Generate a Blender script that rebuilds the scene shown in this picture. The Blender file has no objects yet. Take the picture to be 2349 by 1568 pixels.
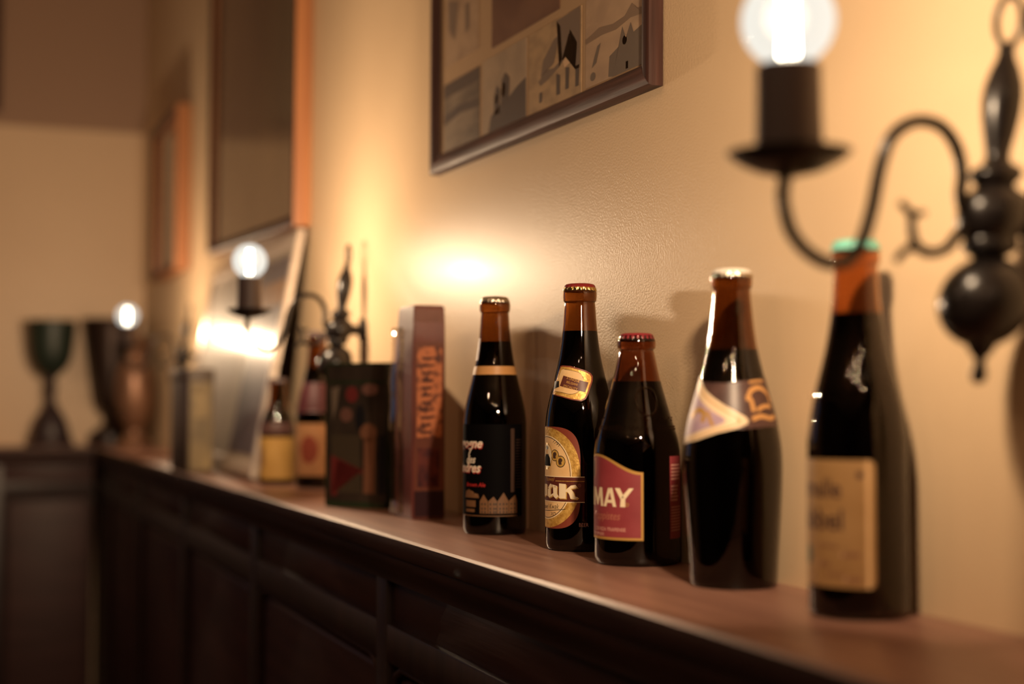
import bpy, bmesh, math, random
from mathutils import Vector, Matrix, Euler
PI = math.pi
rnd = random.Random(7)
SC = bpy.context.scene
COL = SC.collection

# ------------------------------------------------------------------ camera, world, lights, exposure
SHELF = 1.2
EYE = Vector((0.0, -0.538, SHELF + 0.126))
yaw, pitch = 0.38294, 0.04044
fwd = Vector((-math.cos(yaw) * math.cos(pitch), math.sin(yaw) * math.cos(pitch), math.sin(pitch)))
cd = bpy.data.cameras.new('camera')
cd.lens = 50; cd.sensor_width = 36; cd.clip_start = 0.05
cd.dof.use_dof = True; cd.dof.focus_distance = 1.19; cd.dof.aperture_fstop = 2.6
cam = bpy.data.objects.new('camera', cd); COL.objects.link(cam)
cam.location = EYE
cam.rotation_euler = fwd.to_track_quat('-Z', 'Y').to_euler()
SC.camera = cam

SC.view_settings.view_transform = 'Standard'
SC.view_settings.look = 'None'
SC.view_settings.gamma = 1
SC.view_settings.use_curve_mapping = False
SC.view_settings.exposure = 0.12
SC.cycles.caustics_reflective = False
SC.cycles.caustics_refractive = False
SC.cycles.sample_clamp_indirect = 4
SC.cycles.use_denoising = True

w = bpy.data.worlds.new('dusk'); SC.world = w; w.use_nodes = True
w.node_tree.nodes['Background'].inputs[0].default_value = (0.35, 0.55, 1.0, 1)
w.node_tree.nodes['Background'].inputs[1].default_value = 0.28

def falloff(light, smooth, kind):
    light.use_nodes = True
    nt = light.node_tree
    em = nt.nodes['Emission']
    fo = nt.nodes.new('ShaderNodeLightFalloff')
    fo.inputs['Strength'].default_value = 1.0
    fo.inputs['Smooth'].default_value = smooth
    nt.links.new(fo.outputs[kind], em.inputs['Strength'])

def lamp(name, loc, power, color, radius, smooth=0.0, kind='Quadratic'):
    l = bpy.data.lights.new(name, 'POINT')
    l.energy = power; l.color = color; l.shadow_soft_size = radius
    if smooth or kind != 'Quadratic': falloff(l, smooth, kind)
    o = bpy.data.objects.new(name, l); COL.objects.link(o); o.location = loc
    return o
WARM = (1.0, 0.715, 0.45)
SCONCE_X = (-0.585, -1.877, -3.199)
SCONCE_P = (72, 46, 34)
for x, p, sm in zip(SCONCE_X, SCONCE_P, (0.25, 0.1, 0.1)):
    lamp('sconce_light', (x, -0.155, 1.508), p, WARM, 0.011, sm, 'Quadratic')
# the lamps hanging in the room behind and left of the camera
for (x, y, z, p) in ((-1.35, -1.8, 2.45, 5), (-0.5, -1.7, 2.5, 6), (0.3, -1.9, 2.5, 5), (0.95, -1.25, 2.45, 4.5), (1.5, -0.8, 2.5, 4)):
    lamp('room_light', (x, y, z), p, (1.0, 0.64, 0.37), 0.018)

# ------------------------------------------------------------------ materials
def nmat(name):
    m = bpy.data.materials.new(name); m.use_nodes = True
    return m, m.node_tree, m.node_tree.nodes['Principled BSDF']
def setp(b, **k):
    for a, v in k.items():
        n = {'base': 'Base Color', 'rough': 'Roughness', 'metal': 'Metallic', 'trans': 'Transmission Weight', 'ior': 'IOR', 'spec': 'Specular IOR Level',
             'coat': 'Coat Weight', 'coatr': 'Coat Roughness', 'em': 'Emission Color', 'es': 'Emission Strength', 'sheen': 'Sheen Weight'}[a]
        b.inputs[n].default_value = (*v, 1) if isinstance(v, tuple) else v
def plain(name, base, rough=0.5, **k):
    m, nt, b = nmat(name); setp(b, base=base, rough=rough, **k); return m
def noisy(name, c1, c2, scale=20, rough=0.5, stretch=(1, 1, 1), bump=0.0, detail=4, lo=0.3, hi=0.7, bscale=None, dist=0.001, **k):
    m, nt, b = nmat(name); setp(b, rough=rough, **k)
    tc = nt.nodes.new('ShaderNodeTexCoord'); mp = nt.nodes.new('ShaderNodeMapping')
    mp.inputs['Scale'].default_value = stretch
    nt.links.new(tc.outputs['Object'], mp.inputs['Vector'])
    n = nt.nodes.new('ShaderNodeTexNoise'); n.inputs['Scale'].default_value = scale; n.inputs['Detail'].default_value = detail
    nt.links.new(mp.outputs[0], n.inputs['Vector'])
    r = nt.nodes.new('ShaderNodeValToRGB')
    r.color_ramp.elements[0].position = lo; r.color_ramp.elements[0].color = (*c1, 1)
    r.color_ramp.elements[1].position = hi; r.color_ramp.elements[1].color = (*c2, 1)
    nt.links.new(n.outputs['Fac'], r.inputs[0]); nt.links.new(r.outputs[0], b.inputs['Base Color'])
    if bump:
        bn = nt.nodes.new('ShaderNodeBump'); bn.inputs['Strength'].default_value = bump; bn.inputs['Distance'].default_value = dist
        src = n
        if bscale:
            src = nt.nodes.new('ShaderNodeTexNoise'); src.inputs['Scale'].default_value = bscale; src.inputs['Detail'].default_value = 3
            nt.links.new(mp.outputs[0], src.inputs['Vector'])
        nt.links.new(src.outputs['Fac'], bn.inputs['Height']); nt.links.new(bn.outputs[0], b.inputs['Normal'])
    return m
def glass(name, base, rough=0.0, ior=1.5):
    return plain(name, base, rough, trans=1.0, ior=ior)
def pane_mat(name, tint=(1, 1, 1), ior=1.45, rough=0.03, edge=0.9):
    m = bpy.data.materials.new(name); m.use_nodes = True; nt = m.node_tree; nt.nodes.clear()
    o = nt.nodes.new('ShaderNodeOutputMaterial'); mx = nt.nodes.new('ShaderNodeMixShader'); t = nt.nodes.new('ShaderNodeBsdfTransparent')
    g = nt.nodes.new('ShaderNodeBsdfGlossy'); lw = nt.nodes.new('ShaderNodeLayerWeight'); fr = nt.nodes.new('ShaderNodeMath'); f2 = nt.nodes.new('ShaderNodeMath')
    lw.inputs[0].default_value = 0.5; fr.operation = 'POWER'; fr.inputs[1].default_value = 5.0; f2.operation = 'MULTIPLY_ADD'
    f2.inputs[1].default_value = edge; f2.inputs[2].default_value = ((ior - 1) / (ior + 1)) ** 2
    nt.links.new(lw.outputs['Facing'], fr.inputs[0]); nt.links.new(fr.outputs[0], f2.inputs[0])
    g.inputs['Roughness'].default_value = rough; t.inputs['Color'].default_value = (*tint, 1)
    nt.links.new(f2.outputs[0], mx.inputs[0]); nt.links.new(t.outputs[0], mx.inputs[1]); nt.links.new(g.outputs[0], mx.inputs[2])
    nt.links.new(mx.outputs[0], o.inputs['Surface'])
    return m
def wood(name, c1, c2, axis='x', scale=9, rough=0.4, bump=0.25, fine=1.0, **k):
    st = {'x': (0.06, 1, 1), 'y': (1, 0.06, 1), 'z': (1, 1, 0.06)}[axis]
    return noisy(name, c1, c2, scale * 12 * fine, rough, st, bump, 6, 0.35, 0.68, None, 0.0008, **k)

M = {}
M['wall'] = noisy('wall_paint', (0.62, 0.45, 0.285), (0.68, 0.5, 0.32), 3.0, 0.42, (1, 1, 1), 0.5, 3, 0.3, 0.7, 480, 0.0008, spec=0.1, coat=0.02, coatr=0.2)
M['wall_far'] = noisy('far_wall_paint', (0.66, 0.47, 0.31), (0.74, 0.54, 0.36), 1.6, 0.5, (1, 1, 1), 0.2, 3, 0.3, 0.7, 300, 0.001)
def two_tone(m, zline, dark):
    """switches the base colour to a darker tone above a level line"""
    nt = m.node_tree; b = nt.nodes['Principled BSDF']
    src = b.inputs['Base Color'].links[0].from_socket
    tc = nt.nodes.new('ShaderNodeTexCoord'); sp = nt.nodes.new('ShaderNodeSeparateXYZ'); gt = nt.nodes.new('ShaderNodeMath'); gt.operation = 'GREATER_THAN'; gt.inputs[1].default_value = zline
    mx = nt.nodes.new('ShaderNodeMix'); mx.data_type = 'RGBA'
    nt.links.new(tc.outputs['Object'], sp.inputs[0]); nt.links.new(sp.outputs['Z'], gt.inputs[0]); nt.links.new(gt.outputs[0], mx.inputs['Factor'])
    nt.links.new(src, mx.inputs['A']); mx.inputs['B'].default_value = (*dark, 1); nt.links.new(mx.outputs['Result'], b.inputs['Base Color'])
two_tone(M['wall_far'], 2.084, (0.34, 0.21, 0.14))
M['ceiling'] = plain('ceiling_paint', (0.6, 0.5, 0.38), 0.8)
M['floor'] = wood('floor_boards', (0.06, 0.03, 0.02), (0.11, 0.055, 0.035), 'x', 4, 0.45)
M['dark_room'] = plain('dark_room_paint', (0.06, 0.04, 0.03), 0.7)
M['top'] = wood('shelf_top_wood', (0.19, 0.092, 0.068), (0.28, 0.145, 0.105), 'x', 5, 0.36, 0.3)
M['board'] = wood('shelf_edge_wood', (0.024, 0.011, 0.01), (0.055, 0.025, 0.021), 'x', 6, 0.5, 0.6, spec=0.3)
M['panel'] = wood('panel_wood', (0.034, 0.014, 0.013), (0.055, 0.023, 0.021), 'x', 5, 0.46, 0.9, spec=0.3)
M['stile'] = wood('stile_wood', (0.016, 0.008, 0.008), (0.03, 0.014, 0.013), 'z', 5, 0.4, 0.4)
M['frame'] = wood('dark_frame_wood', (0.04, 0.016, 0.012), (0.11, 0.045, 0.034), 'x', 12, 0.56, 0.8, spec=0.25)
M['frame_v'] = wood('dark_frame_wood_upright', (0.04, 0.016, 0.012), (0.075, 0.032, 0.024), 'z', 12, 0.56, 0.8, spec=0.25)
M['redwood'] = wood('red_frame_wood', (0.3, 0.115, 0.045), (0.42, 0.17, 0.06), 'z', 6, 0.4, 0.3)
M['iron'] = noisy('blackened_iron', (0.008, 0.006, 0.006), (0.02, 0.015, 0.014), 40, 0.27, (1, 1, 1), 0.12, 3, spec=0.45)
M['tube'] = plain('dark_candle_tube', (0.075, 0.05, 0.05), 0.5)
M['amber'] = glass('amber_glass', (0.42, 0.22, 0.085))
M['amber_red'] = glass('red_brown_glass', (0.5, 0.25, 0.13))
M['amber_light'] = glass('orange_brown_glass', (0.66, 0.36, 0.18))
M['beer'] = plain('dark_beer', (0.008, 0.0035, 0.003), 0.08, spec=0.3)
M['beer_red'] = plain('red_brown_beer', (0.012, 0.004, 0.004), 0.1, spec=0.3)
M['gold'] = noisy('gold_foil', (0.5, 0.26, 0.05), (0.85, 0.55, 0.15), 300, 0.42, (1, 1, 1), 0.6, 3, 0.3, 0.7, 500, 0.0006, metal=0.35)
M['gold_flat'] = plain('gold_print', (0.58, 0.33, 0.09), 0.4, metal=0.3)
M['silver'] = plain('silver_tin', (0.62, 0.55, 0.45), 0.25, metal=1.0)
M['goldtin'] = plain('gold_tin', (0.75, 0.55, 0.2), 0.22, metal=1.0)
M['cap_red'] = plain('red_cap_enamel', (0.2, 0.012, 0.014), 0.3)
M['cap_maroon'] = plain('maroon_cap_enamel', (0.24, 0.018, 0.03), 0.3)
M['cap_teal'] = plain('teal_cap_enamel', (0.2, 0.6, 0.5), 0.25)
M['cap_white'] = plain('white_cap_enamel', (0.75, 0.72, 0.66), 0.25)
M['cream'] = noisy('cream_label_paper', (0.72, 0.45, 0.2), (0.8, 0.56, 0.29), 90, 0.5)
M['cream_pale'] = plain('pale_cream_print', (0.85, 0.72, 0.5), 0.5)
M['brown_print'] = plain('brown_print', (0.1, 0.022, 0.015), 0.4)
M['redbrown'] = plain('red_brown_print', (0.2, 0.04, 0.022), 0.45)
M['black_print'] = plain('black_print', (0.012, 0.01, 0.01), 0.5)
M['blue_black'] = plain('ink_blue_print', (0.0025, 0.002, 0.0022), 0.6, spec=0.04)
M['wine'] = noisy('wine_red_label', (0.235, 0.032, 0.042), (0.28, 0.045, 0.055), 60, 0.5)
M['wine_dark'] = plain('dark_wine_print', (0.2, 0.03, 0.035), 0.5)
M['pinkish'] = plain('pink_print', (0.6, 0.3, 0.25), 0.5)
M['faint'] = plain('faint_tan_print', (0.42, 0.15, 0.1), 0.5)
M['label_white'] = plain('white_print', (0.8, 0.7, 0.58), 0.5)
M['red_print'] = plain('bright_red_print', (0.42, 0.02, 0.02), 0.5)
M['tan_print'] = plain('tan_print', (0.17, 0.08, 0.034), 0.5)
M['tan_dim'] = plain('dim_tan_print', (0.055, 0.027, 0.018), 0.5)
M['tan_band'] = plain('tan_neck_band', (0.55, 0.28, 0.1), 0.4)
M['purple'] = noisy('lilac_label_print', (0.36, 0.25, 0.36), (0.5, 0.36, 0.42), 120, 0.5)
M['ivory'] = plain('ivory_label_border', (0.78, 0.6, 0.4), 0.42)
M['collar'] = noisy('brown_collar_paper', (0.05, 0.022, 0.02), (0.09, 0.042, 0.035), 150, 0.4)
M['parchment'] = noisy('parchment_label_paper', (0.36, 0.2, 0.075), (0.42, 0.245, 0.1), 40, 0.55)
M['parch_ink'] = plain('brown_ink', (0.07, 0.03, 0.025), 0.6)
M['parch_faint'] = plain('faint_brown_ink', (0.3, 0.15, 0.07), 0.6)
M['green_ink'] = plain('green_ink', (0.07, 0.1, 0.06), 0.6)
M['yellow'] = noisy('yellow_label_paper', (0.36, 0.2, 0.05), (0.44, 0.26, 0.075), 40, 0.5)
M['orange'] = noisy('orange_label_paper', (0.3, 0.14, 0.06), (0.4, 0.2, 0.09), 40, 0.5)
M['maroon'] = plain('maroon_neck_label', (0.055, 0.009, 0.012), 0.5)
M['glasspane'] = pane_mat('picture_glass')
M['bulb_base'] = plain('brass_bulb_base', (0.5, 0.35, 0.15), 0.3, metal=1.0)

def emit_mat(name, col, s):
    m = bpy.data.materials.new(name); m.use_nodes = True; nt = m.node_tree; nt.nodes.clear()
    o = nt.nodes.new('ShaderNodeOutputMaterial'); e = nt.nodes.new('ShaderNodeEmission')
    e.inputs[0].default_value = (*col, 1); e.inputs[1].default_value = s
    nt.links.new(e.outputs[0], o.inputs['Surface']); return m
M['filament'] = emit_mat('glowing_filament', (1.0, 0.85, 0.62), 60)
def bulb_glass():
    m = bpy.data.materials.new('lit_bulb_glass'); m.use_nodes = True; nt = m.node_tree; nt.nodes.clear()
    o = nt.nodes.new('ShaderNodeOutputMaterial'); mx = nt.nodes.new('ShaderNodeMixShader'); t = nt.nodes.new('ShaderNodeBsdfTransparent')
    e = nt.nodes.new('ShaderNodeEmission'); lw = nt.nodes.new('ShaderNodeLayerWeight'); rmp = nt.nodes.new('ShaderNodeMapRange')
    e.inputs[0].default_value = (1.0, 0.98, 0.88, 1); e.inputs[1].default_value = 0.95
    lw.inputs[0].default_value = 0.4
    rmp.inputs['To Min'].default_value = 0.62; rmp.inputs['To Max'].default_value = 0.8
    nt.links.new(lw.outputs['Facing'], rmp.inputs['Value'])
    nt.links.new(rmp.outputs[0], mx.inputs[0]); nt.links.new(t.outputs[0], mx.inputs[1]); nt.links.new(e.outputs[0], mx.inputs[2])
    g = nt.nodes.new('ShaderNodeBsdfGlossy'); g.inputs['Roughness'].default_value = 0.03
    m2 = nt.nodes.new('ShaderNodeMixShader'); m2.inputs[0].default_value = 0.06
    nt.links.new(mx.outputs[0], m2.inputs[1]); nt.links.new(g.outputs[0], m2.inputs[2]); nt.links.new(m2.outputs[0], o.inputs['Surface'])
    return m
M['bulb'] = bulb_glass()

# ------------------------------------------------------------------ mesh helpers
def link(name, me, mats, parent=None, smooth=False):
    o = bpy.data.objects.new(name, me); COL.objects.link(o)
    for m in (mats if isinstance(mats, (list, tuple)) else [mats]): me.materials.append(m)
    if smooth:
        for p in me.polygons: p.use_smooth = True
    if parent: o.parent = parent
    return o
def bmobj(name, bm, mats, parent=None, smooth=False, sharp=None):
    bmesh.ops.recalc_face_normals(bm, faces=bm.faces) if sharp != 'keep' else None
    me = bpy.data.meshes.new(name); bm.to_mesh(me); bm.free()
    o = link(name, me, mats, parent, smooth)
    if smooth and sharp not in (None, 'keep'):
        me.set_sharp_from_angle(angle=math.radians(sharp))
    return o
def thing(name, label, cat, loc=(0, 0, 0), rz=0.0, group=None):
    o = bpy.data.objects.new(name, None); COL.objects.link(o); o.location = loc; o.rotation_euler = (0, 0, rz)
    o.empty_display_size = 0.03
    return tag(o, label, cat, group)
def tag(o, label, cat, group=None):
    o['label'] = label; o['category'] = cat
    if group: o['group'] = group
    return o
def box(bm, x0, x1, y0, y1, z0, z1, bev=0.0, seg=2):
    r = bmesh.ops.create_cube(bm, size=1)
    vs = r['verts']
    for v in vs:
        v.co = Vector((x0 + (v.co.x + .5) * (x1 - x0), y0 + (v.co.y + .5) * (y1 - y0), z0 + (v.co.z + .5) * (z1 - z0)))
    if bev:
        es = list({e for v in vs for e in v.link_edges})
        bmesh.ops.bevel(bm, geom=es, offset=bev, segments=seg, affect='EDGES', profile=0.5)
def boxobj(name, dims, mat, parent=None, bev=0.0, seg=2, smooth=True):
    bm = bmesh.new(); box(bm, *dims, bev=bev, seg=seg)
    return bmobj(name, bm, mat, parent, smooth, 35)
def lathe(bm, prof, seg=48, axis0=(0, 0, 0), tilt=None, mod=None, cap=True):
    rings = []
    for (r, z) in prof:
        ring = []
        for i in range(seg):
            a = 2 * PI * i / seg
            rr = r if mod is None else mod(r, z, a)
            p = Vector((rr * math.cos(a), rr * math.sin(a), z))
            if tilt: p = tilt @ p
            ring.append(bm.verts.new(p + Vector(axis0)))
        rings.append(ring)
    for a, b in zip(rings, rings[1:]):
        for i in range(seg):
            j = (i + 1) % seg
            bm.faces.new((a[i], a[j], b[j], b[i]))
    if cap:
        bm.faces.new(rings[0][::-1]); bm.faces.new(rings[-1])
def latheobj(name, prof, mat, parent=None, seg=48, sharp=40, **k):
    bm = bmesh.new(); lathe(bm, prof, seg, **k)
    return bmobj(name, bm, mat, parent, True, sharp)
def smooth_path(pts, n=6, closed=False):
    out = []
    P = [Vector(p) for p in pts]; N = len(P)
    rng = range(N) if closed else range(N - 1)
    for i in rng:
        p0 = P[(i - 1) % N] if closed or i > 0 else P[i]
        p1, p2 = P[i], P[(i + 1) % N]
        p3 = P[(i + 2) % N] if closed or i + 2 < N else p2
        for k in range(n):
            t = k / n
            out.append(0.5 * ((2 * p1) + (p2 - p0) * t + (2 * p0 - 5 * p1 + 4 * p2 - p3) * t * t + (3 * p1 - p0 - 3 * p2 + p3) * t ** 3))
    if not closed: out.append(P[-1])
    return out
def tube(bm, path, rad, seg=10, closed=False):
    n = len(path); rings = []
    up = None
    for i, p in enumerate(path):
        a = path[(i - 1) % n] if closed or i > 0 else path[i]
        b = path[(i + 1) % n] if closed or i < n - 1 else path[i]
        t = (b - a).normalized()
        if up is None:
            up = t.orthogonal().normalized()
        up = (up - t * up.dot(t)).normalized()
        q = t.cross(up)
        r = rad(i / max(1, n - 1)) if callable(rad) else rad
        rings.append([bm.verts.new(p + up * (r * math.cos(2 * PI * k / seg)) + q * (r * math.sin(2 * PI * k / seg))) for k in range(seg)])
    prs = list(zip(rings, rings[1:]))
    if closed: prs.append((rings[-1], rings[0]))
    for A, B in prs:
        for k in range(seg):
            j = (k + 1) % seg
            bm.faces.new((A[k], A[j], B[j], B[k]))
    if not closed:
        bm.faces.new(rings[0][::-1]); bm.faces.new(rings[-1])
def interp(prof, z):
    for (r0, z0), (r1, z1) in zip(prof, prof[1:]):
        if z0 <= z <= z1 and z1 > z0: return r0 + (r1 - r0) * (z - z0) / (z1 - z0)
    return prof[-1][0] if z > prof[-1][1] else prof[0][0]
def fine(prof, n=4):
    P = [Vector((r, z, 0)) for r, z in prof]
    return [(max(p.x, 0.0004), p.y) for p in smooth_path(P, n)]

# flat artwork (u along the bottle, z up, millimetres) wrapped on a surface of revolution
def poly2d(polys):
    bm = bmesh.new()
    for pl in polys:
        vs = [bm.verts.new((x, y, 0)) for x, y in pl]
        f = bm.faces.new(vs)
    bmesh.ops.triangulate(bm, faces=bm.faces[:])
    return bm
def text2d(s, size, bold=0.0, shear=0.0, align='CENTER', sx=1.0):
    c = bpy.data.curves.new('t', 'FONT'); c.body = s; c.size = size; c.align_x = align; c.offset = bold; c.shear = shear; c.resolution_u = 3
    o = bpy.data.objects.new('t', c)
    me = bpy.data.meshes.new_from_object(o)
    bm = bmesh.new(); bm.from_mesh(me)
    for v in bm.verts: v.co.x *= sx
    bpy.data.objects.remove(o); bpy.data.curves.remove(c); bpy.data.meshes.remove(me)
    return bm
def shift(bm, u, z, rot=0.0):
    c, s = math.cos(rot), math.sin(rot)
    for v in bm.verts:
        x, y = v.co.x, v.co.y
        v.co.x = u + x * c - y * s; v.co.y = z + x * s + y * c
    return bm
def join2d(*bms):
    out = bmesh.new()
    for b in bms:
        m = {}
        for v in b.verts: m[v] = out.verts.new(v.co)
        for f in b.faces:
            try: out.faces.new([m[v] for v in f.verts])
            except ValueError: pass
        b.free()
    return out
def cut(bm, du, dz=None):
    if not bm.verts: return bm
    lo = min(v.co.x for v in bm.verts); hi = max(v.co.x for v in bm.verts)
    k = math.ceil(lo / du)
    while k * du < hi:
        bmesh.ops.bisect_plane(bm, geom=bm.verts[:] + bm.edges[:] + bm.faces[:], plane_co=(k * du, 0, 0), plane_no=(1, 0, 0)); k += 1
    if dz:
        lo = min(v.co.y for v in bm.verts); hi = max(v.co.y for v in bm.verts); k = math.ceil(lo / dz)
        while k * dz < hi:
            bmesh.ops.bisect_plane(bm, geom=bm.verts[:] + bm.edges[:] + bm.faces[:], plane_co=(0, k * dz, 0), plane_no=(0, 1, 0)); k += 1
    return bm
def wrap(name, bm, mat, parent, prof, rref, off, du=2.0, dz=None):
    """bm in millimetres; rref (mm) turns u into an angle seen from the front (local -Y)"""
    cut(bm, du, dz)
    for v in bm.verts:
        a = v.co.x / rref; z = v.co.y / 1000
        r = interp(prof, z) + off / 1000
        v.co = Vector((r * math.sin(a), -r * math.cos(a), z))
    me = bpy.data.meshes.new(name); bm.to_mesh(me); bm.free()
    return link(name, me, mat, parent, True)
def rect(x0, x1, z0, z1, r=0.0, n=5):
    if not r: return [(x0, z0), (x1, z0), (x1, z1), (x0, z1)]
    p = []
    for cx, cz, a0 in ((x1 - r, z0 + r, -PI / 2), (x1 - r, z1 - r, 0), (x0 + r, z1 - r, PI / 2), (x0 + r, z0 + r, PI)):
        for k in range(n + 1):
            a = a0 + k * PI / 2 / n; p.append((cx + r * math.cos(a), cz + r * math.sin(a)))
    return p
def oval(cx, cz, rx, rz, e=2.0, n=48):
    p = []
    for k in range(n):
        a = 2 * PI * k / n; c, s = math.cos(a), math.sin(a)
        p.append((cx + rx * math.copysign(abs(c) ** (2 / e), c), cz + rz * math.copysign(abs(s) ** (2 / e), s)))
    return p
def ringpoly(outer, inner):
    n = len(outer)
    return [[outer[i], outer[(i + 1) % n], inner[(i + 1) % n], inner[i]] for i in range(n)]
def stroke(pts, wd, n=5):
    P = smooth_path([(x, y, 0) for x, y in pts], n)
    L, R = [], []
    for i, p in enumerate(P):
        t = (P[min(i + 1, len(P) - 1)] - P[max(i - 1, 0)]).normalized(); q = Vector((-t.y, t.x, 0)) * wd / 2
        L.append(p + q); R.append(p - q)
    return [[(R[i].x, R[i].y), (R[i + 1].x, R[i + 1].y), (L[i + 1].x, L[i + 1].y), (L[i].x, L[i].y)] for i in range(len(P) - 1)]

# ------------------------------------------------------------------ the room
def struct(name, bm, m):
    o = bmobj(name, bm, m); o['kind'] = 'structure'; return o
XL, XR, YF, ZC = -4.141, 3.0, -4.6, 2.95
bm = bmesh.new(); box(bm, XL - .1, XR, 0, .1, 0, ZC); struct('wall_back', bm, M['wall'])
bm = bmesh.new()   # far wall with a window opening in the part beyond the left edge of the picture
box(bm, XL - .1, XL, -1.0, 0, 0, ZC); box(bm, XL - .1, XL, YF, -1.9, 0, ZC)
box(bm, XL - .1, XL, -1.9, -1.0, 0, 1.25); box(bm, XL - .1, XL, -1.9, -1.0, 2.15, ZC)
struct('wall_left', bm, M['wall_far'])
bm = bmesh.new(); box(bm, XR, XR + .1, YF, .1, 0, ZC); struct('wall_right', bm, M['dark_room'])
bm = bmesh.new(); box(bm, XL - .1, XR + .1, YF - .1, YF, 0, ZC); struct('wall_front', bm, M['dark_room'])
bm = bmesh.new(); box(bm, XL - .1, XR + .1, YF - .1, .1, -.1, 0); struct('floor', bm, M['floor'])
bm = bmesh.new(); box(bm, XL - .1, XR + .1, YF - .1, .1, ZC, ZC + .1); struct('ceiling', bm, M['ceiling'])
bm = bmesh.new()
for (a, b, c, d) in ((-1.9, -1.85, 1.25, 2.15), (-1.05, -1.0, 1.25, 2.15), (-1.85, -1.05, 1.25, 1.3), (-1.85, -1.05, 2.1, 2.15), (-1.47, -1.43, 1.3, 2.1)):
    box(bm, XL - .07, XL - .02, a, b, c, d)
wf = struct('window_1', bm, M['stile'])
boxobj('pane', (XL - .05, XL - .044, -1.85, -1.05, 1.3, 2.1), M['glasspane'], wf, smooth=False)

# ------------------------------------------------------------------ panelled ledges
def sweep(prof, x0, x1, name, mat, parent):
    """prof: (y, z) outline in order, swept along x"""
    bm = bmesh.new()
    A = [bm.verts.new((x0, y, z)) for y, z in prof]; B = [bm.verts.new((x1, y, z)) for y, z in prof]
    n = len(prof)
    for i in range(n):
        j = (i + 1) % n; bm.faces.new((A[i], A[j], B[j], B[i]))
    bm.faces.new(A[::-1]); bm.faces.new(B)
    return bmobj(name, bm, mat, parent, True, 30)
def ledge(name, label, L, stiles, loc, rz):
    """local x along the wall from 0 to L, wall at y=0, front at y=-0.146, top at z=SHELF"""
    t = thing(name, label, 'ledge', loc, rz)
    S = SHELF
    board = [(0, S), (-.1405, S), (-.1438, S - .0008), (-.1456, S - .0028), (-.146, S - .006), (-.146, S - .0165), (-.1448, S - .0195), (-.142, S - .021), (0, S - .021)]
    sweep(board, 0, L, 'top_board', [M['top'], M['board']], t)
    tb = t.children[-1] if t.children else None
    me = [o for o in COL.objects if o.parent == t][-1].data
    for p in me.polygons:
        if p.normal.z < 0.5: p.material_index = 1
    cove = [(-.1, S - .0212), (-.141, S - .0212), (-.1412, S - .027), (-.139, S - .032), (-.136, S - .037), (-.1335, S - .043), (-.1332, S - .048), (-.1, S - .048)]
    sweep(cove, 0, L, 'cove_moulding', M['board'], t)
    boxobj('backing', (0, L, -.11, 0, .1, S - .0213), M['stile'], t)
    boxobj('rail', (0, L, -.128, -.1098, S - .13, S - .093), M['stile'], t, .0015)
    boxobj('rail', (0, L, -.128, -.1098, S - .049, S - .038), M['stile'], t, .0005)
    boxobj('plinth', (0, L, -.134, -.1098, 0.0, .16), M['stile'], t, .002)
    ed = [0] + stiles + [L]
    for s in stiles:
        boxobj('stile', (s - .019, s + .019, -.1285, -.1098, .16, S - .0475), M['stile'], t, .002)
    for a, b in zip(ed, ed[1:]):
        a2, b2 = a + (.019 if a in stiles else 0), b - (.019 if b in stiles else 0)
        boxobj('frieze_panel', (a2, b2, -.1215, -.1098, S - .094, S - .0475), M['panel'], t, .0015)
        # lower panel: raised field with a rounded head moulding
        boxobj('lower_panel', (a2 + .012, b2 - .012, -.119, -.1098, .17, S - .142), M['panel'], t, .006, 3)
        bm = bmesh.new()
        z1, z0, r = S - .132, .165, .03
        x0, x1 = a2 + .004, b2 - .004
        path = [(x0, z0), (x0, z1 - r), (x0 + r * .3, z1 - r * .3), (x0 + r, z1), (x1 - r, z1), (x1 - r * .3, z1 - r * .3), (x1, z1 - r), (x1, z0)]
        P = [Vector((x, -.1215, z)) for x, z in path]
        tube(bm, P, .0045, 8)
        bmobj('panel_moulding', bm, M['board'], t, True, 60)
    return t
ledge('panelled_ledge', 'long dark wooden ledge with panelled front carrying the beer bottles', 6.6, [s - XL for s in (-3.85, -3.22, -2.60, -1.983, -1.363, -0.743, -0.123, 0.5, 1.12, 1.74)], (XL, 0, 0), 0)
ledge('panelled_ledge', 'short dark panelled ledge on the far wall carrying the goblet and trophy', 1.75, [0.3, 0.92, 1.5], (XL, -.1462 - 1.75, 0), PI / 2)

# ------------------------------------------------------------------ bottles
def facing(p):
    d = Vector((EYE.x - p[0], EYE.y - p[1])).normalized()
    return math.atan2(d.x, -d.y)
def crown_cap(parent, z, r, m_top, m_skirt, hgt=.0062):
    prof = [(r * 1.0, z), (r * 1.02, z + .0008), (r * .985, z + hgt * .5), (r * .95, z + hgt * .78), (r * .88, z + hgt * .95), (r * .7, z + hgt * 1.04), (r * .3, z + hgt * 1.08), (.0005, z + hgt * 1.09)]
    zc = z + hgt * .75
    def mod(rr, zz, a):
        k = max(0.0, min(1.0, (zc - zz) / (hgt * .7)))
        return rr * (1 + .045 * k * math.cos(21 * a))
    bm = bmesh.new(); lathe(bm, prof, 126, mod=mod)
    o = bmobj('crown_cap', bm, [m_top, m_skirt], parent, True, 50)
    for p in o.data.polygons:
        p.material_index = 1 if p.center.z < z + hgt * .36 else 0
    return o
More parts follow.
